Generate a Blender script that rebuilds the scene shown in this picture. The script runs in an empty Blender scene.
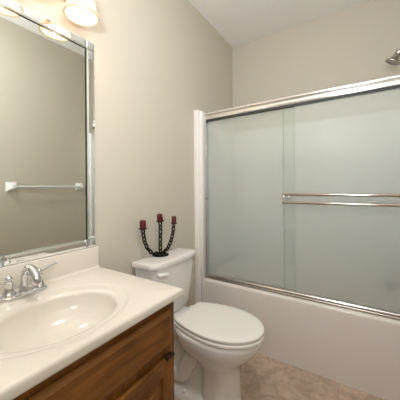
import bpy, bmesh, math, random
from mathutils import Vector, Matrix
random.seed(7)
SC = bpy.context.scene
COL = SC.collection
PI = math.pi
R = math.radians

# ------------------------------------------------------------------ camera
cam_d = bpy.data.cameras.new('camera')
cam = bpy.data.objects.new('camera', cam_d)
COL.objects.link(cam)
cam_d.sensor_width = 36.0
cam_d.lens = 249.0 / 400.0 * 36.0
cam_d.shift_y = -12.0 / 400.0
cam_d.clip_start = 0.02
cam.matrix_world = (Matrix.Translation((1.157, 0.0, 1.2)) @ Matrix.Rotation(R(32.7), 4, 'Z')
                    @ Matrix.Rotation(R(90), 4, 'X') @ Matrix.Rotation(-0.007, 4, 'Z'))
SC.camera = cam

# ------------------------------------------------------------------ world, lights, exposure
w = bpy.data.worlds.new('world')
SC.world = w
w.use_nodes = True
w.node_tree.nodes['Background'].inputs[0].default_value = (0.9, 0.95, 1.0, 1)
w.node_tree.nodes['Background'].inputs[1].default_value = 0.15

def area(name, loc, rot, sx, sy, power, color):
    d = bpy.data.lights.new(name, 'AREA')
    d.shape = 'RECTANGLE'
    d.size, d.size_y, d.energy, d.color = sx, sy, power, color
    o = bpy.data.objects.new(name, d)
    o.location, o.rotation_euler = loc, rot
    COL.objects.link(o)
    return o

def point(name, loc, power, color, radius):
    d = bpy.data.lights.new(name, 'POINT')
    d.energy, d.color, d.shadow_soft_size = power, color, radius
    o = bpy.data.objects.new(name, d)
    o.location = loc
    COL.objects.link(o)
    return o

WARM = (1.0, 0.80, 0.58)
area('doorway_daylight', (1.0, -0.99, 1.1), (R(90), 0, 0), 0.76, 1.95, 0.9, (0.95, 0.97, 1.0))
area('ceiling_lamp_light', (0.95, 0.45, 2.60), (0, 0, 0), 0.28, 0.28, 5.0, (0.97, 0.98, 1.0))
area('bounced_flash', (1.15, -0.25, 1.45), (R(140), 0, R(12)), 0.25, 0.25, 24.0, (0.96, 0.98, 1.0))
point('ceiling_lamp_glow', (0.95, 0.45, 2.50), 8.0, (0.97, 0.98, 1.0), 0.10)

SC.view_settings.view_transform = 'Standard'
SC.view_settings.look = 'None'
SC.view_settings.gamma = 1.0
SC.view_settings.use_curve_mapping = False
SC.view_settings.exposure = 0.13
SC.cycles.max_bounces = 10
SC.cycles.diffuse_bounces = 6
SC.cycles.transmission_bounces = 8
SC.cycles.sample_clamp_indirect = 4.0

# ------------------------------------------------------------------ materials
def mat(name, color, rough=0.5, metal=0.0, bump=0.0, bump_scale=60.0, vary=0.0, vary_scale=3.0, coat=0.0, **kw):
    m = bpy.data.materials.new(name)
    m.use_nodes = True
    nt = m.node_tree
    b = nt.nodes['Principled BSDF']
    b.inputs['Base Color'].default_value = (*color, 1)
    b.inputs['Roughness'].default_value = rough
    b.inputs['Metallic'].default_value = metal
    b.inputs['Coat Weight'].default_value = coat
    b.inputs['Coat Roughness'].default_value = 0.1
    for k, v in kw.items():
        b.inputs[k.replace('_', ' ')].default_value = v
    tc = nt.nodes.new('ShaderNodeTexCoord')
    if vary > 0:
        n = nt.nodes.new('ShaderNodeTexNoise')
        n.inputs['Scale'].default_value = vary_scale
        n.inputs['Detail'].default_value = 4
        nt.links.new(tc.outputs['Object'], n.inputs['Vector'])
        r = nt.nodes.new('ShaderNodeMixRGB')
        r.inputs[1].default_value = (*[c * (1 - vary) for c in color], 1)
        r.inputs[2].default_value = (*[min(1, c * (1 + vary)) for c in color], 1)
        nt.links.new(n.outputs['Fac'], r.inputs[0])
        nt.links.new(r.outputs[0], b.inputs['Base Color'])
    if bump > 0:
        n = nt.nodes.new('ShaderNodeTexNoise')
        n.inputs['Scale'].default_value = bump_scale
        n.inputs['Detail'].default_value = 3
        nt.links.new(tc.outputs['Object'], n.inputs['Vector'])
        bp = nt.nodes.new('ShaderNodeBump')
        bp.inputs['Strength'].default_value = bump
        bp.inputs['Distance'].default_value = 0.004
        nt.links.new(n.outputs['Fac'], bp.inputs['Height'])
        nt.links.new(bp.outputs[0], b.inputs['Normal'])
    return m

def wood(name, axis):
    m = mat(name, (0.2, 0.08, 0.03), rough=0.45, coat=0.06, Specular_IOR_Level=0.3)
    nt = m.node_tree
    b = nt.nodes['Principled BSDF']
    tc = nt.nodes.new('ShaderNodeTexCoord')
    mp = nt.nodes.new('ShaderNodeMapping')
    sc = [26.0, 26.0, 26.0]
    sc[axis] = 2.2
    mp.inputs['Scale'].default_value = sc
    nt.links.new(tc.outputs['Object'], mp.inputs['Vector'])
    n1 = nt.nodes.new('ShaderNodeTexNoise')
    n1.inputs['Scale'].default_value = 1.6
    n1.inputs['Detail'].default_value = 6
    n1.inputs['Distortion'].default_value = 0.6
    nt.links.new(mp.outputs[0], n1.inputs['Vector'])
    n2 = nt.nodes.new('ShaderNodeTexNoise')
    n2.inputs['Scale'].default_value = 9
    n2.inputs['Detail'].default_value = 3
    nt.links.new(tc.outputs['Object'], n2.inputs['Vector'])
    ad = nt.nodes.new('ShaderNodeMath')
    ad.operation = 'MULTIPLY_ADD'
    ad.inputs[1].default_value = 0.6
    nt.links.new(n1.outputs['Fac'], ad.inputs[0])
    ml = nt.nodes.new('ShaderNodeMath')
    ml.operation = 'MULTIPLY'
    ml.inputs[1].default_value = 0.4
    nt.links.new(n2.outputs['Fac'], ml.inputs[0])
    nt.links.new(ml.outputs[0], ad.inputs[2])
    cr = nt.nodes.new('ShaderNodeValToRGB')
    cr.color_ramp.elements[0].position = 0.32
    cr.color_ramp.elements[0].color = (0.100, 0.034, 0.006, 1)
    cr.color_ramp.elements[1].position = 0.68
    cr.color_ramp.elements[1].color = (0.27, 0.108, 0.022, 1)
    nt.links.new(ad.outputs[0], cr.inputs[0])
    nt.links.new(cr.outputs[0], b.inputs['Base Color'])
    return m

def tile_floor():
    m = mat('travertine_tile', (0.5, 0.36, 0.26), rough=0.45)
    nt = m.node_tree
    b = nt.nodes['Principled BSDF']
    tc = nt.nodes.new('ShaderNodeTexCoord')
    mp = nt.nodes.new('ShaderNodeMapping')
    mp.inputs['Location'].default_value = (-0.585, -1.535, 0)
    nt.links.new(tc.outputs['Object'], mp.inputs['Vector'])
    br = nt.nodes.new('ShaderNodeTexBrick')
    br.offset = 0.5
    br.inputs['Scale'].default_value = 1.0
    br.inputs['Brick Width'].default_value = 0.305
    br.inputs['Row Height'].default_value = 0.305
    br.inputs['Mortar Size'].default_value = 0.0035
    br.inputs['Mortar Smooth'].default_value = 0.4
    br.inputs['Bias'].default_value = 0.0
    br.inputs['Color1'].default_value = (0.52, 0.41, 0.325, 1)
    br.inputs['Color2'].default_value = (0.60, 0.48, 0.385, 1)
    br.inputs['Mortar'].default_value = (0.44, 0.36, 0.29, 1)
    nt.links.new(mp.outputs[0], br.inputs['Vector'])
    n = nt.nodes.new('ShaderNodeTexNoise')
    n.inputs['Scale'].default_value = 13
    n.inputs['Detail'].default_value = 10
    n.inputs['Roughness'].default_value = 0.65
    n.inputs['Distortion'].default_value = 0.8
    nt.links.new(tc.outputs['Object'], n.inputs['Vector'])
    cr = nt.nodes.new('ShaderNodeValToRGB')
    cr.color_ramp.elements[0].position = 0.36
    cr.color_ramp.elements[0].color = (0.62, 0.55, 0.50, 1)
    cr.color_ramp.elements[1].position = 0.66
    cr.color_ramp.elements[1].color = (1.35, 1.33, 1.30, 1)
    nt.links.new(n.outputs['Fac'], cr.inputs[0])
    mx = nt.nodes.new('ShaderNodeMixRGB')
    mx.blend_type = 'MULTIPLY'
    mx.inputs[0].default_value = 0.62
    nt.links.new(br.outputs['Color'], mx.inputs[1])
    nt.links.new(cr.outputs[0], mx.inputs[2])
    nt.links.new(mx.outputs[0], b.inputs['Base Color'])
    bp = nt.nodes.new('ShaderNodeBump')
    bp.inputs['Strength'].default_value = 0.4
    bp.inputs['Distance'].default_value = 0.002
    bp.invert = True
    nt.links.new(br.outputs['Fac'], bp.inputs['Height'])
    nt.links.new(bp.outputs[0], b.inputs['Normal'])
    return m

def frosted_glass():
    m = bpy.data.materials.new('frosted_glass')
    m.use_nodes = True
    nt = m.node_tree
    nt.nodes.clear()
    out = nt.nodes.new('ShaderNodeOutputMaterial')
    tc = nt.nodes.new('ShaderNodeTexCoord')
    n = nt.nodes.new('ShaderNodeTexNoise')
    n.inputs['Scale'].default_value = 420
    n.inputs['Detail'].default_value = 2
    nt.links.new(tc.outputs['Object'], n.inputs['Vector'])
    bp = nt.nodes.new('ShaderNodeBump')
    bp.inputs['Strength'].default_value = 0.25
    bp.inputs['Distance'].default_value = 0.001
    nt.links.new(n.outputs['Fac'], bp.inputs['Height'])
    d = nt.nodes.new('ShaderNodeBsdfDiffuse')
    d.inputs[0].default_value = (0.88, 0.91, 0.88, 1)
    nt.links.new(bp.outputs[0], d.inputs['Normal'])
    t = nt.nodes.new('ShaderNodeBsdfTranslucent')
    t.inputs[0].default_value = (0.93, 0.95, 0.93, 1)
    g = nt.nodes.new('ShaderNodeBsdfRefraction')
    g.inputs['Color'].default_value = (0.965, 0.985, 0.97, 1)
    g.inputs['Roughness'].default_value = 0.24
    g.inputs['IOR'].default_value = 1.12
    s = nt.nodes.new('ShaderNodeBsdfGlossy')
    s.inputs['Color'].default_value = (1, 1, 1, 1)
    s.inputs['Roughness'].default_value = 0.5
    nt.links.new(bp.outputs[0], s.inputs['Normal'])
    def mix(a, b_, f):
        x = nt.nodes.new('ShaderNodeMixShader')
        x.inputs[0].default_value = f
        nt.links.new(a.outputs[0], x.inputs[1])
        nt.links.new(b_.outputs[0], x.inputs[2])
        return x
    m1 = mix(d, t, 0.40)
    m2 = mix(m1, g, 0.66)
    m3 = mix(m2, s, 0.03)
    nt.links.new(m3.outputs[0], out.inputs[0])
    return m

def clear_glass():
    m = bpy.data.materials.new('clear_glass')
    m.use_nodes = True
    nt = m.node_tree
    nt.nodes.clear()
    out = nt.nodes.new('ShaderNodeOutputMaterial')
    t = nt.nodes.new('ShaderNodeBsdfTransparent')
    t.inputs[0].default_value = (0.985, 0.994, 0.988, 1)
    s = nt.nodes.new('ShaderNodeBsdfGlossy')
    s.inputs['Roughness'].default_value = 0.03
    x = nt.nodes.new('ShaderNodeMixShader')
    x.inputs[0].default_value = 0.02
    nt.links.new(t.outputs[0], x.inputs[1])
    nt.links.new(s.outputs[0], x.inputs[2])
    nt.links.new(x.outputs[0], out.inputs[0])
    return m

def shade_glass():
    m = bpy.data.materials.new('alabaster_shade_glass')
    m.use_nodes = True
    nt = m.node_tree
    nt.nodes.clear()
    out = nt.nodes.new('ShaderNodeOutputMaterial')
    t = nt.nodes.new('ShaderNodeBsdfTranslucent')
    t.inputs[0].default_value = (1.0, 0.82, 0.60, 1)
    d = nt.nodes.new('ShaderNodeBsdfDiffuse')
    d.inputs[0].default_value = (0.90, 0.78, 0.62, 1)
    e = nt.nodes.new('ShaderNodeEmission')
    e.inputs[0].default_value = (1.0, 0.72, 0.45, 1)
    e.inputs[1].default_value = 0.25
    x = nt.nodes.new('ShaderNodeMixShader')
    x.inputs[0].default_value = 0.5
    nt.links.new(t.outputs[0], x.inputs[1])
    nt.links.new(d.outputs[0], x.inputs[2])
    a = nt.nodes.new('ShaderNodeAddShader')
    nt.links.new(x.outputs[0], a.inputs[0])
    nt.links.new(e.outputs[0], a.inputs[1])
    nt.links.new(a.outputs[0], out.inputs[0])
    return m

def emit(name, color, strength):
    m = bpy.data.materials.new(name)
    m.use_nodes = True
    b = m.node_tree.nodes['Principled BSDF']
    b.inputs['Base Color'].default_value = (*color, 1)
    b.inputs['Emission Color'].default_value = (*color, 1)
    b.inputs['Emission Strength'].default_value = strength
    return m

M_WALL = mat('beige_wall_paint', (0.585, 0.545, 0.463), rough=0.75, bump=0.12, bump_scale=160)
M_CEIL = mat('textured_ceiling_paint', (0.84, 0.83, 0.81), rough=0.9, bump=0.6, bump_scale=70)
M_FLOOR = tile_floor()
M_TRIM = mat('white_trim_paint', (0.83, 0.81, 0.79), rough=0.4)
M_ACRYL = mat('white_acrylic', (0.78, 0.735, 0.705), rough=0.22, coat=0.2)
M_SURR = mat('white_surround', (0.86, 0.86, 0.84), rough=0.3)
M_PORC = mat('white_porcelain', (0.80, 0.785, 0.77), rough=0.12, coat=0.5)
M_SEAT = mat('white_seat_plastic', (0.84, 0.83, 0.80), rough=0.2)
M_MARBLE = mat('cream_cultured_marble', (0.77, 0.715, 0.65), rough=0.16, coat=0.4, vary=0.03, vary_scale=5)
M_CHROME = mat('polished_chrome', (0.70, 0.71, 0.72), rough=0.05, metal=1.0)
M_SATIN = mat('brushed_nickel', (0.48, 0.46, 0.43), rough=0.28, metal=1.0)
M_DKMET = mat('dark_nickel', (0.10, 0.10, 0.10), rough=0.35, metal=0.8)
M_BAR = mat('warm_nickel_bar', (0.50, 0.43, 0.38), rough=0.10, metal=1.0)
M_RAIL = mat('bright_silver_rail', (0.93, 0.92, 0.91), rough=0.16, metal=1.0)
M_TRACK = mat('silver_track', (0.55, 0.53, 0.50), rough=0.22, metal=1.0)
M_MIRROR = mat('mirror_silver', (0.80, 0.82, 0.78), rough=0.0, metal=1.0)
M_STRIP = mat('mirror_strip_silver', (0.93, 0.96, 0.97), rough=0.02, metal=1.0)
M_GEDGE = mat('green_glass_edge', (0.30, 0.37, 0.33), rough=0.15)
M_DKEDGE = mat('dark_edge_shade', (0.02, 0.03, 0.027), rough=0.2)  # near-black colour painting the shade in the mirror edge gap
M_BRONZE = mat('dark_bronze', (0.05, 0.022, 0.015), rough=0.4, metal=0.6)
M_IRON = mat('black_iron', (0.003, 0.003, 0.003), rough=0.6, Specular_IOR_Level=0.25)
M_WAX = mat('dark_red_wax', (0.085, 0.002, 0.005), rough=0.45, vary=0.25, vary_scale=40)
M_WICK = mat('wick_cotton', (0.05, 0.04, 0.03), rough=0.9)
M_CERAM = mat('white_ceramic', (0.84, 0.84, 0.83), rough=0.15)
M_CLEAR = mat('clear_acrylic', (0.93, 0.95, 0.96), rough=0.25, Transmission_Weight=0.35, IOR=1.35)
M_FROST = frosted_glass()
M_CLEARG = clear_glass()
M_LIP = mat('peach_shade_rim', (0.86, 0.69, 0.52), rough=0.3)
M_SHADE = shade_glass()
M_BULB = emit('lit_bulb', (1.0, 0.82, 0.6), 1.5)
M_DOME = emit('lit_ceiling_dome', (1.0, 0.94, 0.86), 3.0)
M_WOODH = wood('stained_maple_horizontal', 1)
M_WOODV = wood('stained_maple_vertical', 2)
M_GASK = mat('dark_gasket', (0.035, 0.04, 0.038), rough=0.5)

# ------------------------------------------------------------------ mesh helpers
def obj(name, bm, m, parent=None, smooth=True, angle=35):
    bmesh.ops.recalc_face_normals(bm, faces=bm.faces)
    me = bpy.data.meshes.new(name)
    bm.to_mesh(me)
    bm.free()
    me.materials.append(m)
    if smooth:
        me.shade_smooth()
        me.set_sharp_from_angle(angle=R(angle))
    o = bpy.data.objects.new(name, me)
    COL.objects.link(o)
    if parent is not None:
        o.parent = parent
        bpy.context.view_layer.update()
        o.matrix_parent_inverse = parent.matrix_world.inverted()
    return o

def thing(name, label, cat, loc, group=None):
    o = bpy.data.objects.new(name, None)
    o.empty_display_size = 0.05
    COL.objects.link(o)
    o.location = loc
    o['label'], o['category'] = label, cat
    if group:
        o['group'] = group
    bpy.context.view_layer.update()
    return o

def tag(o, label, cat, group=None):
    o['label'], o['category'] = label, cat
    if group:
        o['group'] = group
    return o

def struct(name, bm, m, parent=None):
    o = obj(name, bm, m, parent)
    if parent is None:
        o['kind'] = 'structure'
    return o

def box(bm, lo, hi, bev=0.0, seg=2):
    c = [(lo[i] + hi[i]) / 2 for i in range(3)]
    s = [hi[i] - lo[i] for i in range(3)]
    r = bmesh.ops.create_cube(bm, size=1.0)
    vs = r['verts']
    for v in vs:
        v.co = Vector((c[0] + v.co.x * s[0], c[1] + v.co.y * s[1], c[2] + v.co.z * s[2]))
    if bev > 0:
        es = list({e for v in vs for e in v.link_edges})
        bmesh.ops.bevel(bm, geom=es, offset=bev, segments=seg, profile=0.5, affect='EDGES')
    return bm

def rings(bm, secs, cap0=True, cap1=True, closed=True):
    vr = [[bm.verts.new(p) for p in s] for s in secs]
    n = len(vr[0])
    for a, b in zip(vr, vr[1:]):
        for i in range(n if closed else n - 1):
            j = (i + 1) % n
            bm.faces.new((a[i], a[j], b[j], b[i]))
    if cap0:
        bm.faces.new(vr[0][::-1])
    if cap1:
        bm.faces.new(vr[-1])
    return bm

def lathe(bm, prof, origin=(0, 0, 0), axis=(0, 0, 1), n=32, caps=True):
    q = Vector((0, 0, 1)).rotation_difference(Vector(axis).normalized())
    o = Vector(origin)
    secs = []
    for r, h in prof:
        secs.append([o + q @ Vector((max(r, 1e-5) * math.cos(2 * PI * k / n), max(r, 1e-5) * math.sin(2 * PI * k / n), h)) for k in range(n)])
    return rings(bm, secs, caps, caps)

def catmull(pts, sub=8):
    P = [Vector(p) for p in pts]
    out = []
    for i in range(len(P) - 1):
        p0, p1, p2, p3 = P[max(i - 1, 0)], P[i], P[i + 1], P[min(i + 2, len(P) - 1)]
        for k in range(sub):
            t = k / sub
            out.append(0.5 * ((2 * p1) + (-p0 + p2) * t + (2 * p0 - 5 * p1 + 4 * p2 - p3) * t * t + (-p0 + 3 * p1 - 3 * p2 + p3) * t ** 3))
    out.append(P[-1])
    return out

def tube(bm, pts, rad, n=16, sub=8, caps=True, ratio=1.0):
    P = catmull(pts, sub) if sub > 1 else [Vector(p) for p in pts]
    L = len(P)
    if not callable(rad):
        if isinstance(rad, (list, tuple)):
            rl = list(rad)
            def rf(t):
                x = t * (len(rl) - 1)
                i = min(int(x), len(rl) - 2)
                return rl[i] + (rl[i + 1] - rl[i]) * (x - i)
        else:
            def rf(t):
                return rad
    else:
        rf = rad
    T = [(P[min(i + 1, L - 1)] - P[max(i - 1, 0)]).normalized() for i in range(L)]
    up = Vector((0, 0, 1)) if abs(T[0].z) < 0.9 else Vector((0, 1, 0))
    nrm = (up - T[0] * up.dot(T[0])).normalized()
    secs = []
    for i in range(L):
        if i:
            nrm = (nrm - T[i] * nrm.dot(T[i])).normalized()
        bi = T[i].cross(nrm)
        r = rf(i / (L - 1))
        secs.append([P[i] + (nrm * math.cos(2 * PI * k / n) * ratio + bi * math.sin(2 * PI * k / n)) * r for k in range(n)])
    return rings(bm, secs, caps, caps)

def sphere(bm, c, r, sz=1.0, u=20, v=12):
    g = bmesh.ops.create_uvsphere(bm, u_segments=u, v_segments=v, radius=r)
    for x in g['verts']:
        x.co = Vector((c[0] + x.co.x, c[1] + x.co.y, c[2] + x.co.z * sz))
    return bm

def nb():
    return bmesh.new()

# ------------------------------------------------------------------ room shell
X1, Y0, Y1, ZC = 1.524, -0.95, 2.47, 2.72
struct('floor', box(nb(), (-0.1, Y0 - 0.1, -0.1), (X1 + 0.1, Y1 + 0.1, 0.0)), M_FLOOR)
struct('ceiling', box(nb(), (-0.1, Y0 - 0.1, ZC), (X1 + 0.1, Y1 + 0.1, ZC + 0.1)), M_CEIL)
struct('wall_left', box(nb(), (-0.1, Y0 - 0.1, 0), (0, Y1 + 0.1, ZC)), M_WALL)
struct('wall_right', box(nb(), (X1, Y0 - 0.1, 0), (X1 + 0.1, Y1 + 0.1, ZC)), M_WALL)
struct('wall_back', box(nb(), (0, Y1, 0), (X1, Y1 + 0.1, ZC)), M_WALL)
b = nb()                                                            # the wall behind the camera, with its doorway
box(b, (0, Y0 - 0.1, 0), (0.6, Y0, ZC))
box(b, (1.4, Y0 - 0.1, 0), (X1, Y0, ZC))
box(b, (0.6, Y0 - 0.1, 2.1), (1.4, Y0, ZC))
struct('wall_front', b, M_WALL)

# trim boards where the tub alcove meets the side walls
for i, (xa, xb) in enumerate(((0.0, 0.048), (X1 - 0.048, X1))):
    b = nb()
    box(b, (xa, 1.712, 0.0), (xb, 1.752, 1.845), 0.004)
    struct('trim_%d' % (i + 1), b, M_TRIM)

# ------------------------------------------------------------------ bathtub
TUBF, TUBH = 1.735, 0.455
tub = thing('bathtub', 'white alcove bathtub with a plain apron below the sliding glass doors', 'bathtub', (0.78, 2.1, 0))
def rrect(x0, x1, y0, y1, r, z, n=8):
    out = []
    for cx, cy, a0 in ((x1 - r, y1 - r, 0), (x0 + r, y1 - r, 90), (x0 + r, y0 + r, 180), (x1 - r, y0 + r, 270)):
        for k in range(n + 1):
            a = R(a0 + 90 * k / n)
            out.append(Vector((cx + r * math.cos(a), cy + r * math.sin(a), z)))
    return out
b = nb()
xa, xb = 0.050, X1 - 0.050
ybk = Y1 - 0.012
secs = [rrect(xa, xb, TUBF + 0.006, ybk, 0.006, 0.0),
        rrect(xa, xb, TUBF + 0.006, ybk, 0.006, 0.035),
        rrect(xa, xb, TUBF + 0.004, ybk, 0.006, 0.33),
        rrect(xa, xb, TUBF + 0.000, ybk, 0.006, 0.385),
        rrect(xa, xb, TUBF - 0.003, ybk, 0.006, 0.435)]
for k in range(1, 6):
    a = R(90 * k / 5)
    secs.append(rrect(xa, xb, TUBF - 0.003 + 0.018 * (1 - math.cos(a)), ybk, 0.006, 0.437 + 0.018 * math.sin(a)))
secs += [rrect(xa + 0.05, xb - 0.05, TUBF + 0.085, Y1 - 0.07, 0.10, TUBH),
         rrect(xa + 0.06, xb - 0.06, TUBF + 0.095, Y1 - 0.08, 0.10, TUBH - 0.012),
         rrect(xa + 0.10, xb - 0.10, TUBF + 0.12, Y1 - 0.10, 0.12, 0.2),
         rrect(xa + 0.16, xb - 0.16, TUBF + 0.17, Y1 - 0.15, 0.12, 0.11),
         rrect(xa + 0.24, xb - 0.24, TUBF + 0.24, Y1 - 0.22, 0.08, 0.10)]
rings(b, secs)
obj('shell', b, M_ACRYL, tub)

# wall surround inside the alcove
sur = thing('shower_surround', 'white shower wall surround seen dimly through the frosted doors', 'shower surround', (0.78, Y1 - 0.01, TUBH))
zs0, zs1 = TUBH + 0.001, 1.80
obj('back_panel', box(nb(), (0.014, Y1 - 0.010, zs0), (X1 - 0.014, Y1 - 0.001, zs1), 0.003), M_SURR, sur)
obj('side_panel', box(nb(), (0.001, 1.76, zs0), (0.012, Y1 - 0.001, zs1), 0.003), M_SURR, sur)
obj('side_panel', box(nb(), (X1 - 0.012, 1.76, zs0), (X1 - 0.001, Y1 - 0.001, zs1), 0.003), M_SURR, sur)

# ------------------------------------------------------------------ sliding shower doors
enc = thing('shower_enclosure', 'sliding frosted glass shower doors in a silver frame above the tub', 'shower doors', (0.78, 1.775, TUBH))
def extrude_x(bm, prof, x0, x1):
    rings(bm, [[Vector((x0, y, z)) for y, z in prof], [Vector((x1, y, z)) for y, z in prof]])
    return bm
GX0, GX1 = 0.0745, X1 - 0.0745
# header: two bright bands with a groove between
prof = [(1.756, 1.762), (1.752, 1.764), (1.750, 1.768), (1.750, 1.786), (1.752, 1.790), (1.764, 1.792), (1.764, 1.802), (1.752, 1.804),
        (1.750, 1.808), (1.751, 1.815), (1.755, 1.822), (1.763, 1.826), (1.815, 1.826), (1.820, 1.822), (1.820, 1.762)]
obj('header_rail', extrude_x(nb(), prof, GX0, GX1), M_RAIL, enc, angle=50)
o = obj('header_lip', box(nb(), (GX0 + 0.022, 1.760, 1.752), (GX1 - 0.02, 1.80, 1.7615)), M_GASK, enc)
o['label'] = 'dark strip under the header'
o = obj('groove_shade_strip', box(nb(), (GX0 + 0.002, 1.7615, 1.7915), (GX1 - 0.002, 1.770, 1.8025)), M_TRACK, enc)  # added strip of darker metal, its colour standing in for the groove's shade
o['label'] = 'added grey strip as groove shade between the bright bands'
prof = [(1.757, TUBH + 0.001), (1.757, TUBH + 0.012), (1.759, TUBH + 0.014), (1.763, TUBH + 0.014), (1.764, TUBH + 0.026), (1.768, TUBH + 0.031), (1.772, TUBH + 0.031),
        (1.772, TUBH + 0.020), (1.800, TUBH + 0.020), (1.806, TUBH + 0.001)]
obj('bottom_track', extrude_x(nb(), prof, GX0, GX1), M_TRACK, enc, angle=30)
for s in (0, 1):                                                    # white surround flange and chrome wall channel at each end
    f = (lambda x: x) if s == 0 else (lambda x: X1 - x)
    bx = lambda x0, x1, y0, y1, z0, z1, bv: box(nb(), (min(f(x0), f(x1)), y0, z0), (max(f(x0), f(x1)), y1, z1), bv)
    o = obj('flange', bx(0.0485, 0.074, 1.722, 1.757, TUBH + 0.002, 1.832, 0.005), M_TRIM, enc)
    o['label'] = 'white flange'
    o = obj('wall_channel', bx(0.0745, 0.096, 1.752, 1.80, TUBH + 0.032, 1.757, 0.003), M_CHROME, enc)
    o['label'] = 'chrome wall channel'
    o = obj('bumper', bx(0.090, 0.103, 1.744, 1.751, 1.105, 1.118, 0.002), M_GASK, enc)
    o['label'] = 'small dark bumper'
GZ0, GZ1 = TUBH + 0.034, 1.756
def sliding_panel(x0, x1, y0):
    p = obj('sliding_panel', box(nb(), (x0 if x0 < 0.5 else 0.783, y0, GZ0), (x1, y0 + 0.006, GZ1), 0.001, 1), M_FROST, enc)
    if x0 > 0.5:                                                    # unfrosted border beside the leading edge
        c = obj('clear_border', box(nb(), (x0 + 0.0015, y0, GZ0), (0.783, y0 + 0.006, GZ1)), M_CLEARG, p)
        c['label'] = 'clear glass border strip'
    for xe in (x0, x1):
        e = obj('edge_strip', box(nb(), (xe - 0.0015, y0 - 0.0005, GZ0), (xe + 0.0015, y0 + 0.0065, GZ1)), M_GEDGE, p)
        e['label'] = 'pale green glass edge'
    return p
pf = sliding_panel(0.709, 1.425, 1.774)
pb = sliding_panel(0.0975, 0.783, 1.789)
for z in (1.152, 1.097):
    b = nb()
    tube(b, [(0.716, 1.735, z), (1.405, 1.735, z)], 0.0090, sub=1, n=14)
    obj('towel_bar', b, M_BAR, pf)
for x in (0.716, 1.405):
    b = nb()
    box(b, (x - 0.008, 1.731, 1.088), (x + 0.008, 1.739, 1.161), 0.003)
    xs = x + 0.034 if x < 1 else x - 0.034
    box(b, (xs - 0.007, 1.730, 1.092), (xs + 0.007, 1.739, 1.157), 0.002)
    for z in (1.152, 1.097):
        tube(b, [(xs, 1.738, z), (xs, 1.7735, z)], 0.008, sub=1, n=14)
    obj('bar_bracket', b, M_CHROME, pf)

# ------------------------------------------------------------------ shower head and tub spout on the right wall
sh = thing('showerhead', 'brushed nickel shower head on a bent arm above the doors', 'shower head', (X1, 2.1, 2.1))
YS = 2.10
b = nb()
lathe(b, [(0.0, 0.001), (0.032, 0.001), (0.030, 0.008), (0.014, 0.012), (0.0, 0.012)], (X1, YS, 2.12), (-1, 0, 0), 24)
obj('wall_flange', b, M_SATIN, sh)
b = nb()
tube(b, [(X1 - 0.008, YS, 2.12), (X1 - 0.06, YS, 2.125), (X1 - 0.11, YS, 2.117), (X1 - 0.145, YS, 2.092)], 0.0095, n=14)
obj('arm', b, M_SATIN, sh)
b = nb()
ax = Vector((-0.50, 0.05, -0.86))
lathe(b, [(0.0, -0.004), (0.016, -0.004), (0.020, 0.005), (0.016, 0.017), (0.018, 0.022), (0.021, 0.041), (0.029, 0.054), (0.040, 0.064), (0.045, 0.069), (0.045, 0.075), (0.038, 0.075), (0.033, 0.070), (0.0, 0.070)],
      (X1 - 0.142, YS, 2.096), ax, 32)
obj('head', b, M_SATIN, sh)

sp = thing('tub_spout', 'dark blurred tub spout behind the frosted glass at the right', 'tub spout', (X1 - 0.013, 2.12, 0.55))
b = nb()
lathe(b, [(0.0, 0.0), (0.036, 0.0), (0.036, 0.012), (0.030, 0.02), (0.033, 0.19), (0.028, 0.215), (0.0, 0.217)], (X1 - 0.0155, 2.12, 0.55), (-1, 0, -0.06), 24)
box(b, (X1 - 0.222, 2.096, 0.490), (X1 - 0.170, 2.144, 0.53), 0.006)
obj('spout_body', b, M_DKMET, sp)
vb = thing('shower_valve', 'round shower valve with a lever behind the frosted glass', 'shower valve', (X1 - 0.012, 2.1, 1.0))
b = nb()
lathe(b, [(0.0, 0.0), (0.075, 0.0), (0.073, 0.008), (0.03, 0.014), (0.028, 0.05), (0.0, 0.052)], (X1 - 0.0125, 2.1, 0.85), (-1, 0, 0), 32)
obj('valve_plate', b, M_SATIN, vb)
b = nb()
tube(b, [(X1 - 0.055, 2.1, 0.85), (X1 - 0.062, 2.07, 0.80)], 0.008, sub=1, n=10)
obj('lever', b, M_SATIN, vb)

# ------------------------------------------------------------------ vanity cabinet
VY0, VY1, VXF = 0.035, 0.778, 0.530
cab = thing('vanity_cabinet', 'stained brown wooden vanity cabinet under the cream sink top', 'cabinet', (0.27, 0.41, 0))
b = nb()
box(b, (0.002, VY0, 0.10), (VXF - 0.02, VY0 + 0.016, 0.7655), 0.001, 1)
box(b, (0.002, VY1 - 0.017, 0.10), (VXF - 0.02, VY1 - 0.001, 0.7655), 0.001, 1)
box(b, (0.002, VY0 + 0.016, 0.10), (0.010, VY1 - 0.017, 0.7655))
box(b, (0.010, VY0 + 0.016, 0.10), (VXF - 0.02, VY1 - 0.017, 0.116))
box(b, (0.002, VY0 + 0.01, 0.0), (VXF - 0.075, VY1 - 0.01, 0.10))
obj('carcass', b, M_WOODV, cab)
b = nb()
fx0, fx1 = VXF - 0.02, VXF
box(b, (fx0, VY0, 0.10), (fx1, VY0 + 0.045, 0.7655), 0.002, 1)
box(b, (fx0, VY1 - 0.042, 0.10), (fx1, VY1, 0.7655), 0.002, 1)
box(b, (fx0, VY0 + 0.045, 0.715), (fx1, VY1 - 0.042, 0.7655), 0.001, 1)
box(b, (fx0, VY0 + 0.045, 0.555), (fx1, VY1 - 0.042, 0.615), 0.001, 1)
box(b, (fx0, VY0 + 0.045, 0.10), (fx1, VY1 - 0.042, 0.14), 0.001, 1)
box(b, (fx0, 0.385, 0.14), (fx1, 0.43, 0.555), 0.001, 1)
obj('face_frame', b, M_WOODV, cab)
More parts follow.
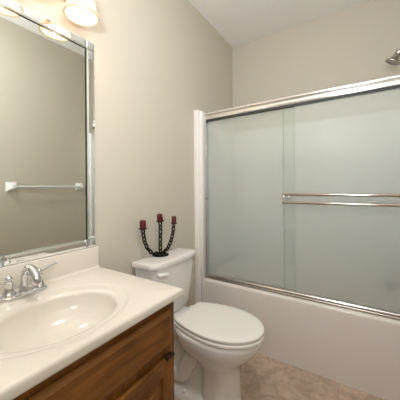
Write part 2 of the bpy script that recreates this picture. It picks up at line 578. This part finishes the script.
def front_panel(bm, y0, y1, z0, z1, x0, th, lip):
    """slab with a moulded edge: steps in by `lip` towards its face"""
    def sec(x, i):
        return [Vector((x, y0 + i, z0 + i)), Vector((x, y1 - i, z0 + i)), Vector((x, y1 - i, z1 - i)), Vector((x, y0 + i, z1 - i))]
    rings(bm, [sec(x0, 0.002), sec(x0 + th * 0.45, 0.0), sec(x0 + th * 0.55, 0.001), sec(x0 + th * 0.62, lip * 0.45), sec(x0 + th * 0.85, lip * 0.8), sec(x0 + th, lip * 1.15)])
    return bm
obj('drawer_front', front_panel(nb(), VY0 + 0.02, VY1 - 0.030, 0.598, 0.737, VXF + 0.001, 0.019, 0.014), M_WOODH, cab, angle=25)
def cabinet_door(y0, y1, hinge_y):
    z0, z1 = 0.125, 0.566
    x0, x1 = VXF + 0.001, VXF + 0.020
    st = 0.058
    d = obj('door', box(nb(), (x0, y0 + 0.006, z0 + 0.006), (x0 + 0.006, y1 - 0.006, z1 - 0.006)), M_WOODV, cab)
    for (a0, a1, c0, c1) in ((y0, y0 + st, z0, z1), (y1 - st, y1, z0, z1)):
        obj('stile', box(nb(), (x0, a0, c0), (x1, a1, c1), 0.004, 3), M_WOODV, d)
    for (a0, a1, c0, c1) in ((y0 + st - 0.003, y1 - st + 0.003, z0, z0 + st), (y0 + st - 0.003, y1 - st + 0.003, z1 - st, z1)):
        obj('rail', box(nb(), (x0, a0, c0), (x1 - 0.0003, a1, c1), 0.004, 3), M_WOODH, d)
    b = nb()
    def sec(x, i):
        a, c, e, f = y0 + st + i, y1 - st - i, z0 + st + i, z1 - st - i
        return [Vector((x, a, e)), Vector((x, c, e)), Vector((x, c, f)), Vector((x, a, f))]
    rings(b, [sec(x0 + 0.002, 0.0), sec(x0 + 0.008, 0.0), sec(x0 + 0.009, 0.006), sec(x0 + 0.015, 0.032), sec(x0 + 0.017, 0.034)])
    obj('raised_panel', b, M_WOODV, d, angle=15)
    b = nb()
    ya, yb = hinge_y
    tube(b, [(x1 + 0.002, ya, z1 + 0.002), (x1 + 0.002, yb, z1 + 0.002)], 0.0075, sub=1, n=12)
    box(b, (x0 + 0.004, ya + 0.003, z1 - 0.004), (x1 + 0.004, yb - 0.003, z1 + 0.006), 0.002)
    h = obj('hinge', b, M_BRONZE, d)
    h['label'] = 'dark bronze hinge on the top corner'
    return d
cabinet_door(0.412, VY1 - 0.030, (0.706, 0.745))
cabinet_door(VY0 + 0.02, 0.404, (VY0 + 0.022, VY0 + 0.063))

# ------------------------------------------------------------------ vanity top with moulded basin
CX0, CX1, CY0, CY1, CZ = 0.002, 0.557, 0.02, 0.805, 0.80
top = thing('marble_countertop', 'cream cultured marble sink top with moulded oval basin and backsplash', 'sink top', (0.28, 0.41, 0.766))
bc = Vector((0.325, 0.430))
angs = [2 * PI * k / 144 for k in range(144)]
for cxx in (CX0, CX1):
    for cyy in (CY0, CY1):
        angs.append(math.atan2(cyy - bc.y, cxx - bc.x) % (2 * PI))
angs = sorted(angs)
def rect_pt(a):
    dx, dy = math.cos(a), math.sin(a)
    t = 1e9
    if abs(dx) > 1e-9:
        t = min(t, ((CX1 if dx > 0 else CX0) - bc.x) / dx)
    if abs(dy) > 1e-9:
        t = min(t, ((CY1 if dy > 0 else CY0) - bc.y) / dy)
    return bc.x + dx * t, bc.y + dy * t
def rect_ring(i, z):
    out = []
    for a in angs:
        x, y = rect_pt(a)
        out.append(Vector((min(max(x, CX0 + i), CX1 - i), min(max(y, CY0 + i), CY1 - i), z)))
    return out
def ell_ring(cx, cy, ax_, ay_, z):
    out = []
    for a in angs:
        t = math.atan2(math.sin(a) / ay_, math.cos(a) / ax_)
        out.append(Vector((cx + ax_ * math.cos(t), cy + ay_ * math.sin(t), z)))
    return out
b = nb()
secs = [rect_ring(0.03, 0.7662), rect_ring(0.006, 0.7662), rect_ring(0.001, 0.769), rect_ring(0.0, 0.774), rect_ring(0.0, 0.788)]
for k in range(1, 6):
    a = R(90 * k / 5)
    secs.append(rect_ring(0.012 * (1 - math.cos(a)), 0.788 + 0.012 * math.sin(a)))
ex, ey = 0.311, 0.430
secs += [ell_ring(ex, ey, 0.214, 0.256, CZ), ell_ring(ex, ey, 0.212, 0.254, CZ - 0.0004), ell_ring(ex, ey, 0.206, 0.248, CZ - 0.0020), ell_ring(ex, ey, 0.199, 0.241, CZ - 0.0045), ell_ring(ex, ey, 0.193, 0.235, CZ - 0.0055)]
sx, sy, ax_, ay_ = 0.326, 0.432, 0.158, 0.196
secs += [ell_ring(sx, sy, ax_ + 0.016, ay_ + 0.016, CZ - 0.0058), ell_ring(sx, sy, ax_ + 0.006, ay_ + 0.006, CZ - 0.0075), ell_ring(sx, sy, ax_, ay_, CZ - 0.012), ell_ring(sx, sy, ax_ - 0.004, ay_ - 0.004, CZ - 0.018)]
for k in range(1, 15):
    t = k / 14
    f = math.cos(t * PI / 2 * 0.97)
    secs.append(ell_ring(sx - 0.01 * t, sy, (ax_ - 0.004) * f ** 0.75, (ay_ - 0.004) * f ** 0.75, CZ - 0.018 - 0.108 * math.sin(t * PI / 2) ** 1.1))
rings(b, secs, cap0=False)
obj('basin_top', b, M_MARBLE, top, angle=50)
b = nb()
box(b, (0.002, CY0, CZ - 0.001), (0.022, 0.800, 0.904), 0.005, 3)
# cove where the splash meets the top
rings(b, [[Vector((0.020, y, CZ - 0.001))] + [Vector((0.034 - 0.013 * math.sin(R(t)), y, CZ + 0.013 - 0.013 * math.cos(R(t)))) for t in range(0, 91, 15)] + [Vector((0.020, y, CZ + 0.013))] for y in (CY0 + 0.004, 0.797)])
obj('backsplash', b, M_MARBLE, top, angle=40)
b = nb()
lathe(b, [(0.0, 0.0), (0.021, 0.0), (0.021, 0.003), (0.016, 0.005), (0.0, 0.006)], (sx - 0.01, sy, 0.6755), n=24)
o = obj('drain', b, M_CHROME, top)
o['label'] = 'chrome drain'

# ------------------------------------------------------------------ faucet
FX, FY, FZ = 0.080, 0.435, CZ + 0.0004
fc = thing('faucet', 'polished chrome two handle faucet behind the oval basin', 'faucet', (FX, FY, FZ))
b = nb()
def stadium(hx, hy, z, n=16):
    out = []
    for cy, a0 in ((hy - hx, 0), (-(hy - hx), 180)):
        for k in range(n + 1):
            a = R(a0 + 180 * k / n)
            out.append(Vector((FX + hx * math.cos(a), FY + cy + hx * math.sin(a), z)))
    return out
rings(b, [stadium(0.026, 0.080, FZ), stadium(0.028, 0.082, FZ + 0.005), stadium(0.027, 0.081, FZ + 0.010), stadium(0.023, 0.077, FZ + 0.013), stadium(0.020, 0.074, FZ + 0.014)])
obj('base_plate', b, M_CHROME, fc)
b = nb()
tube(b, [(FX - 0.004, FY, FZ + 0.010), (FX - 0.004, FY, FZ + 0.045), (FX + 0.006, FY, FZ + 0.084), (FX + 0.032, FY, FZ + 0.106), (FX + 0.068, FY, FZ + 0.101), (FX + 0.094, FY, FZ + 0.080), (FX + 0.102, FY, FZ + 0.056)],
     [0.0165, 0.0115, 0.0115, 0.0135, 0.0165, 0.0165, 0.0135], n=24)
obj('spout', b, M_CHROME, fc)
b = nb()
tube(b, [(FX - 0.022, FY + 0.004, FZ + 0.010), (FX - 0.022, FY + 0.004, FZ + 0.075)], 0.0025, sub=1, n=10)
sphere(b, (FX - 0.022, FY + 0.004, FZ + 0.080), 0.0065)
obj('lift_rod', b, M_CHROME, fc)
for s in (-1, 1):
    y = FY + s * 0.051
    b = nb()
    lathe(b, [(0.0, 0.009), (0.024, 0.009), (0.024, 0.014), (0.019, 0.022), (0.015, 0.036), (0.013, 0.052), (0.0145, 0.056), (0.0145, 0.060), (0.010, 0.064), (0.0, 0.065)], (FX, y, FZ), n=28)
    sphere(b, (FX, y, FZ + 0.072), 0.0125)
    h = obj('handle', b, M_CHROME, fc)
    b = nb()
    tube(b, [(FX, y, FZ + 0.070), (FX - 0.004, y + s * 0.03, FZ + 0.078), (FX - 0.008, y + s * 0.055, FZ + 0.084), (FX - 0.010, y + s * 0.072, FZ + 0.088)], [0.0065, 0.0060, 0.0068, 0.0078], n=14)
    obj('lever', b, M_CHROME, h)

# ------------------------------------------------------------------ mirror with mirrored strip border
mz0, mz1, my0, my1 = 0.949, 1.896, 0.055, 0.733
oz0, oz1, oy0, oy1 = 0.906, 1.946, 0.0, 0.787
mir = thing('wall_mirror', 'large wall mirror bordered by narrow mirror strips above the sink', 'mirror', (0.002, 0.39, 0.906))
def bevelled(bm, y0, y1, z0, z1, x0, x1, by, bz, drop):
    def sec(x, iy, iz):
        return [Vector((x, y0 + iy, z0 + iz)), Vector((x, y1 - iy, z0 + iz)), Vector((x, y1 - iy, z1 - iz)), Vector((x, y0 + iy, z1 - iz))]
    return rings(bm, [sec(x0, 0, 0), sec(x1 - drop, 0, 0), sec(x1, by, bz)])
obj('mirror_panel', bevelled(nb(), my0, my1, mz0, mz1, 0.003, 0.014, 0.0015, 0.0015, 0.0008), M_MIRROR, mir, smooth=False)
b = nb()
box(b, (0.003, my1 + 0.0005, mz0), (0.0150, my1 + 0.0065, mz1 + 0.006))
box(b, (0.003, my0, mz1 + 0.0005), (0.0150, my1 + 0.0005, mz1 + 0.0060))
o = obj('edge_shadow_gap', b, M_DKEDGE, mir, smooth=False)  # added dark strips painting the shaded, dark-reflecting gap round the mirror
o.name = 'edge_strip'
o['label'] = 'dark strip painted as the shaded gap along the mirror edge'
b = nb()
box(b, (0.003, my1 + 0.0068, mz0 - 0.002), (0.0152, my1 + 0.0105, mz1 + 0.010))
box(b, (0.003, my0, mz0 - 0.0025), (0.0135, my1 + 0.0045, mz0 - 0.0005))
o = obj('edge_strip', b, M_GEDGE, mir, smooth=False)
o['label'] = 'pale green glass edge'
sb, dr = 0.010, 0.0028
yj = 0.394
for (y0, y1, z0, z1) in ((my1 + 0.011, oy1, mz0, mz1 + 0.004), (oy0, my0 - 0.004, mz0, mz1 + 0.004),
                         (my0 - 0.002, yj - 0.0015, oz0, mz0 - 0.004), (yj + 0.0015, my1 + 0.009, oz0, mz0 - 0.004),
                         (my0 - 0.002, yj - 0.0015, mz1 + 0.0065, oz1), (yj + 0.0015, my1 + 0.009, mz1 + 0.0065, oz1)):
    obj('border_strip', bevelled(nb(), y0, y1, z0, z1, 0.003, 0.011, sb, sb, dr), M_STRIP, mir, smooth=False)
for y0, y1 in ((my1 + 0.011, oy1), (oy0, my0 - 0.004)):
    for z0, z1 in ((oz0, mz0 - 0.004), (mz1 + 0.0065, oz1)):
        obj('corner_block', bevelled(nb(), y0, y1, z0, z1, 0.003, 0.0115, 0.008, 0.008, dr), M_STRIP, mir, smooth=False)
for z0, z1 in ((oz0, mz0 - 0.004), (mz1 + 0.0065, oz1)):
    o = obj('strip_joint', box(nb(), (0.003, yj - 0.0012, z0), (0.012, yj + 0.0012, z1)), M_GEDGE, mir, smooth=False)
    o['label'] = 'pale green joint'

# ------------------------------------------------------------------ vanity light above the mirror
vl = thing('vanity_light', 'wall light bar with glowing alabaster bell shades above the mirror', 'wall light', (0.0, 0.43, 2.12))
b = nb()
box(b, (0.001, 0.10, 2.075), (0.022, 0.76, 2.165), 0.008, 3)
obj('back_plate', b, M_SATIN, vl)
SHX, SHZ = 0.120, 1.970
for y in (0.21, 0.43, 0.65):
    b = nb()
    tube(b, [(0.020, y, 2.12), (0.06, y, 2.128), (0.10, y, 2.122), (SHX, y, 2.098)], 0.008, n=12)
    lathe(b, [(0.0, 0.0), (0.026, 0.0), (0.026, 0.026), (0.012, 0.032), (0.0, 0.032)], (SHX, y, SHZ + 0.124), n=24)
    obj('arm', b, M_SATIN, vl)
    b = nb()
    outer = [(0.072, 0.0), (0.0725, 0.004), (0.068, 0.012), (0.062, 0.030), (0.058, 0.060), (0.052, 0.090), (0.042, 0.113), (0.024, 0.1235)]
    inner = [(0.021, 0.1195), (0.038, 0.110), (0.048, 0.088), (0.054, 0.060), (0.058, 0.030), (0.064, 0.010), (0.068, 0.002)]
    lathe(b, outer + inner + [outer[0]], (SHX, y, SHZ), n=40, caps=False)
    s = obj('shade', b, M_SHADE, vl, angle=60)
    b = nb()
    lathe(b, [(0.0725, 0.0110), (0.0750, 0.002), (0.0735, -0.0030), (0.0660, -0.0030), (0.0625, 0.002), (0.0625, 0.0110), (0.0725, 0.0110)], (SHX, y, SHZ), n=40, caps=False)
    o = obj('rim', b, M_LIP, s, angle=60)
    o['label'] = 'peach coloured lower rim'
    b = nb()
    sphere(b, (SHX, y, SHZ + 0.065), 0.026, 1.25)
    o = obj('bulb', b, M_BULB, s)
    o['label'] = 'lit bulb'
    point('bulb_light', (SHX, y, SHZ + 0.022), 0.75, WARM, 0.03)

# ceiling lamp behind the photographer's head
cl = thing('ceiling_light', 'round flush ceiling light dome behind the camera', 'ceiling light', (0.95, 0.45, ZC))
b = nb()
lathe(b, [(0.0, 0.0), (0.16, 0.0), (0.16, -0.02), (0.15, -0.025), (0.0, -0.025)], (0.95, 0.45, ZC - 0.001), n=40)
obj('rim', b, M_SATIN, cl)
b = nb()
lathe(b, [(0.0, -0.0255), (0.145, -0.0255), (0.14, -0.045), (0.11, -0.07), (0.06, -0.085), (0.0, -0.09)], (0.95, 0.45, ZC - 0.001), n=40)
obj('dome', b, M_DOME, cl)

# ------------------------------------------------------------------ towel rail on the right wall (seen in the mirror)
tr = thing('towel_rail', 'clear towel bar on white ceramic posts, reflected in the mirror', 'towel rail', (X1, 1.29, 1.23))
TY = (0.972, 1.615)
TZ = 1.222
for y in TY:
    b = nb()
    def sq(h, x):
        return [Vector((X1 - x, y - h, TZ - h)), Vector((X1 - x, y + h, TZ - h)), Vector((X1 - x, y + h, TZ + h)), Vector((X1 - x, y - h, TZ + h))]
    rings(b, [sq(0.044, 0.001), sq(0.044, 0.010), sq(0.036, 0.018), sq(0.024, 0.034), sq(0.019, 0.052), sq(0.020, 0.066), sq(0.015, 0.076)])
    bmesh.ops.bevel(b, geom=b.edges[:], offset=0.003, segments=2, affect='EDGES')
    obj('post', b, M_CERAM, tr, angle=50)
b = nb()
tube(b, [(X1 - 0.062, TY[0] + 0.010, TZ), (X1 - 0.062, TY[1] - 0.010, TZ)], 0.012, sub=1, n=16)
o = obj('bar', b, M_CLEAR, tr)
o['label'] = 'clear acrylic bar'

# ------------------------------------------------------------------ toilet
TY0 = 1.25
toi = thing('toilet', 'white toilet with closed lid between the vanity and the tub', 'toilet', (0.38, TY0, 0))
def egg(xb_, xf, hw, z, xw=0.5, back=0.7, n=48, y0=TY0):
    """egg outline: rounded front at xf, broader flat back at xb_"""
    xm = xb_ + (xf - xb_) * xw
    out = []
    for k in range(n):
        a = 2 * PI * k / n
        c, s = math.cos(a), math.sin(a)
        if c >= 0:
            out.append(Vector((xm + (xf - xm) * c, y0 + hw * s, z)))
        else:
            e = back
            px = -abs(c) ** e
            py = math.copysign(abs(s) ** e, s)
            out.append(Vector((xm + (xm - xb_) * px, y0 + hw * py, z)))
    return out
# bowl and pedestal
b = nb()
rings(b, [egg(0.385, 0.606, 0.106, 0.004), egg(0.385, 0.606, 0.106, 0.02), egg(0.39, 0.602, 0.102, 0.10), egg(0.39, 0.599, 0.100, 0.17), egg(0.38, 0.602, 0.104, 0.215),
          egg(0.34, 0.620, 0.119, 0.25), egg(0.29, 0.655, 0.145, 0.285), egg(0.25, 0.690, 0.168, 0.32), egg(0.235, 0.712, 0.180, 0.355), egg(0.225, 0.726, 0.184, 0.385),
          egg(0.225, 0.725, 0.183, 0.400), egg(0.23, 0.712, 0.177, 0.407), egg(0.30, 0.66, 0.13, 0.408)])
box(b, (0.035, TY0 - 0.115, 0.33), (0.30, TY0 + 0.115, 0.408), 0.022, 4)            # deck under the tank
rings(b, [egg(0.09, 0.50, 0.130, 0.002, 0.5, 0.6), egg(0.09, 0.50, 0.130, 0.022, 0.5, 0.6), egg(0.10, 0.49, 0.118, 0.036, 0.5, 0.6), egg(0.12, 0.45, 0.085, 0.06, 0.5, 0.6), egg(0.14, 0.42, 0.07, 0.33, 0.5, 0.6)])
for s in (-1, 1):                                                  # trapway bulges
    tube(b, [(0.44, TY0 + s * 0.060, 0.285), (0.36, TY0 + s * 0.074, 0.255), (0.31, TY0 + s * 0.076, 0.18), (0.27, TY0 + s * 0.070, 0.11), (0.20, TY0 + s * 0.055, 0.10), (0.17, TY0 + s * 0.05, 0.20), (0.16, TY0 + s * 0.045, 0.33)], 0.047, n=20)
obj('bowl', b, M_PORC, toi, angle=60)
for s in (-1, 1):
    b = nb()
    lathe(b, [(0.0, 0.0), (0.014, 0.0), (0.014, 0.008), (0.011, 0.016), (0.006, 0.020), (0.0, 0.021)], (0.307, TY0 + s * 0.106, 0.030), n=20)
    obj('bolt_cap', b, M_PORC, toi)
# seat and lid
def seat_ring(off, z):
    xb_, xf, hw = 0.250 + off, 0.736 - off, 0.184 - off
    xm = 0.490
    pts = []
    for k in range(29):                                             # rounded front
        a = R(-90 + 180 * k / 28)
        pts.append((xm + (xf - xm) * math.cos(a), hw * math.sin(a)))
    hb = hw - 0.050                                                 # half width at the straight back edge
    side = []
    for k in range(1, 11):
        t = k / 10
        side.append((xm + (xb_ + 0.014 - xm) * t, hw + (hb - hw) * t ** 1.9))
    x0_, y0_ = side[-1]
    side += [(xb_ + 0.006, y0_ - 0.008), (xb_ + 0.001, y0_ - 0.016), (xb_, y0_ - 0.026)]
    pts += side + [(x, -y) for x, y in side[::-1]]
    return [Vector((x, TY0 + y, z)) for x, y in pts]
b = nb()
rings(b, [seat_ring(0.012, 0.4095), seat_ring(0.004, 0.4105), seat_ring(0.0, 0.416), seat_ring(0.0, 0.425), seat_ring(0.004, 0.4290), seat_ring(0.012, 0.4300)])
obj('seat', b, M_SEAT, toi)
b = nb()
rings(b, [seat_ring(0.014, 0.4302), seat_ring(0.013, 0.4330), seat_ring(0.004, 0.4345), seat_ring(0.002, 0.438), seat_ring(0.002, 0.446), seat_ring(0.005, 0.4500), seat_ring(0.013, 0.4525), seat_ring(0.04, 0.4540), seat_ring(0.10, 0.4550)])
obj('lid', b, M_SEAT, toi)
for s in (-1, 1):
    b = nb()
    box(b, (0.222, TY0 + s * 0.072 - 0.022, 0.4085), (0.262, TY0 + s * 0.072 + 0.022, 0.436), 0.008, 3)
    obj('seat_hinge', b, M_SEAT, toi)
# tank
TK = 1.250
def tank_ring(xb_, xf, hw, z, ch=0.045, bow=0.012, n=8):
    pts = [Vector((xb_, TK + hw, z)), Vector((xb_, TK - hw, z)), Vector((xf - ch, TK - hw, z))]
    for k in range(1, 6):
        a = R(90 * k / 6)
        pts.append(Vector((xf - ch + ch * math.sin(a), TK - hw + ch * (1 - math.cos(a)), z)))
    for k in range(n + 1):
        t = -1 + 2 * k / n
        pts.append(Vector((xf + bow * (1 - t * t), TK + t * (hw - ch), z)))
    for k in range(1, 6):
        a = R(90 - 90 * k / 6)
        pts.append(Vector((xf - ch + ch * math.sin(a), TK + hw - ch * (1 - math.cos(a)), z)))
    pts.append(Vector((xf - ch, TK + hw, z)))
    return pts
b = nb()
rings(b, [tank_ring(0.040, 0.150, 0.150, 0.4095), tank_ring(0.036, 0.160, 0.166, 0.418), tank_ring(0.032, 0.166, 0.176, 0.45), tank_ring(0.026, 0.176, 0.196, 0.60), tank_ring(0.022, 0.180, 0.209, 0.728)])
obj('tank', b, M_PORC, toi)
b = nb()
rings(b, [tank_ring(0.018, 0.184, 0.215, 0.7285), tank_ring(0.014, 0.190, 0.221, 0.732), tank_ring(0.012, 0.192, 0.223, 0.738), tank_ring(0.012, 0.192, 0.223, 0.754), tank_ring(0.014, 0.190, 0.221, 0.760), tank_ring(0.022, 0.182, 0.213, 0.7645), tank_ring(0.05, 0.155, 0.184, 0.7665)])
obj('tank_lid', b, M_PORC, toi)
b = nb()
lathe(b, [(0.0, 0.0), (0.013, 0.0), (0.013, 0.012), (0.0, 0.014)], (0.170, TK - 0.172, 0.697), (1, 0, 0), 20)
tube(b, [(0.192, TK - 0.188, 0.700), (0.197, TK - 0.175, 0.700), (0.201, TK - 0.150, 0.697), (0.203, TK - 0.118, 0.692)], [0.009, 0.0125, 0.012, 0.009], n=14)
obj('flush_lever', b, M_SEAT, toi)

# ------------------------------------------------------------------ chain candelabra and its candles
KX, KY, KZ = 0.064, 1.222, 0.7668
can = thing('chain_candelabra', 'black welded chain candelabra with three arms on the toilet tank', 'candle holder', (KX, KY, KZ))
b = nb()
lathe(b, [(0.0, 0.0), (0.052, 0.0), (0.054, 0.003), (0.050, 0.006), (0.0, 0.007)], (KX, KY, KZ), n=36)
obj('base_plate', b, M_IRON, can)
def link(bm, c, t, side, L, W, r):
    """one oval chain link centred at c, long axis along t, flat in the plane of t and side"""
    n, m = 20, 8
    t = t.normalized()
    side = (side - t * side.dot(t)).normalized()
    nrm = t.cross(side)
    secs = []
    for k in range(n):
        a = 2 * PI * k / n
        ca, sa = math.cos(a), math.sin(a)
        P = c + t * (L / 2 - r) * math.copysign(abs(ca) ** 0.8, ca) + side * (W / 2 - r) * math.copysign(abs(sa) ** 0.8, sa)
        out = (t * ca * W + side * sa * L).normalized()
        secs.append([P + (out * math.cos(2 * PI * q / m) + nrm * math.sin(2 * PI * q / m)) * r for q in range(m)])
    secs.append(secs[0])
    rings(bm, secs, False, False)
def chain(bm, pts, pitch):
    P = catmull(pts, 24)
    d = [0.0]
    for p, q in zip(P, P[1:]):
        d.append(d[-1] + (q - p).length)
    n = max(2, round(d[-1] / pitch))
    def at(s):
        s = min(max(s, 0), d[-1])
        for i in range(len(d) - 1):
            if d[i + 1] >= s:
                f = (s - d[i]) / max(1e-9, d[i + 1] - d[i])
                return P[i].lerp(P[i + 1], f)
        return P[-1]
    for k in range(n):
        s = (k + 0.5) * d[-1] / n
        c = at(s)
        t = at(s + 0.004) - at(s - 0.004)
        side = Vector((1, 0.25, 0)) if k % 2 else Vector((0.1, 1, 0.6 if abs(t.normalized().y) > 0.8 else 0))
        link(bm, c, t, side, pitch * 1.42, pitch * 1.10, pitch * 0.195)
arms = [('left', [(KX, KY - 0.030, KZ + 0.016), (KX - 0.002, KY - 0.070, KZ + 0.026), (KX - 0.006, KY - 0.112, KZ + 0.068), (KX - 0.008, KY - 0.137, KZ + 0.125), (KX - 0.008, KY - 0.146, KZ + 0.186)], Vector((0.0, -0.03, 1)), 0.047, 0.019),
        ('middle', [(KX, KY, KZ + 0.010), (KX, KY - 0.002, KZ + 0.08), (KX, KY, KZ + 0.15), (KX, KY - 0.001, KZ + 0.216)], Vector((0.05, -0.16, 1)), 0.043, 0.0185),
        ('right', [(KX, KY + 0.030, KZ + 0.016), (KX - 0.002, KY + 0.070, KZ + 0.026), (KX - 0.006, KY + 0.112, KZ + 0.068), (KX - 0.008, KY + 0.139, KZ + 0.125), (KX - 0.008, KY + 0.150, KZ + 0.184)], Vector((0.0, 0.03, 1)), 0.044, 0.0165)]
where = {'left': 'dark red candle on the chain arm nearest the vanity', 'middle': 'dark red tilted candle on the tall middle chain arm', 'right': 'dark red candle on the chain arm nearest the shower'}
for nm, pts, ax, hgt, rad in arms:
    b = nb()
    chain(b, pts, 0.0255)
    a = obj('chain_arm', b, M_IRON, can)
    e = Vector(pts[-1])
    b = nb()
    lathe(b, [(0.0, 0.0), (0.008, 0.0), (0.020, 0.003), (rad + 0.006, 0.006), (rad + 0.006, 0.009), (0.0, 0.007)], e - ax.normalized() * 0.002, ax, 24)
    obj('candle_cup', b, M_IRON, can)
    b = nb()
    o0 = e + ax.normalized() * 0.0072
    lathe(b, [(0.0, 0.0), (rad, 0.0), (rad, hgt * 0.5), (rad * 0.98, hgt - 0.004), (rad * 0.86, hgt), (rad * 0.6, hgt - 0.003), (0.0, hgt - 0.004)], o0, ax, 28)
    c = thing('candle', where[nm], 'candle', o0, 'red candles on the chain candelabra')
    obj('wax_body', b, M_WAX, c)
    b = nb()
    tube(b, [o0 + ax.normalized() * (hgt - 0.004), o0 + ax.normalized() * (hgt + 0.008)], 0.0012, sub=1, n=6)
    obj('wick', b, M_WICK, c)
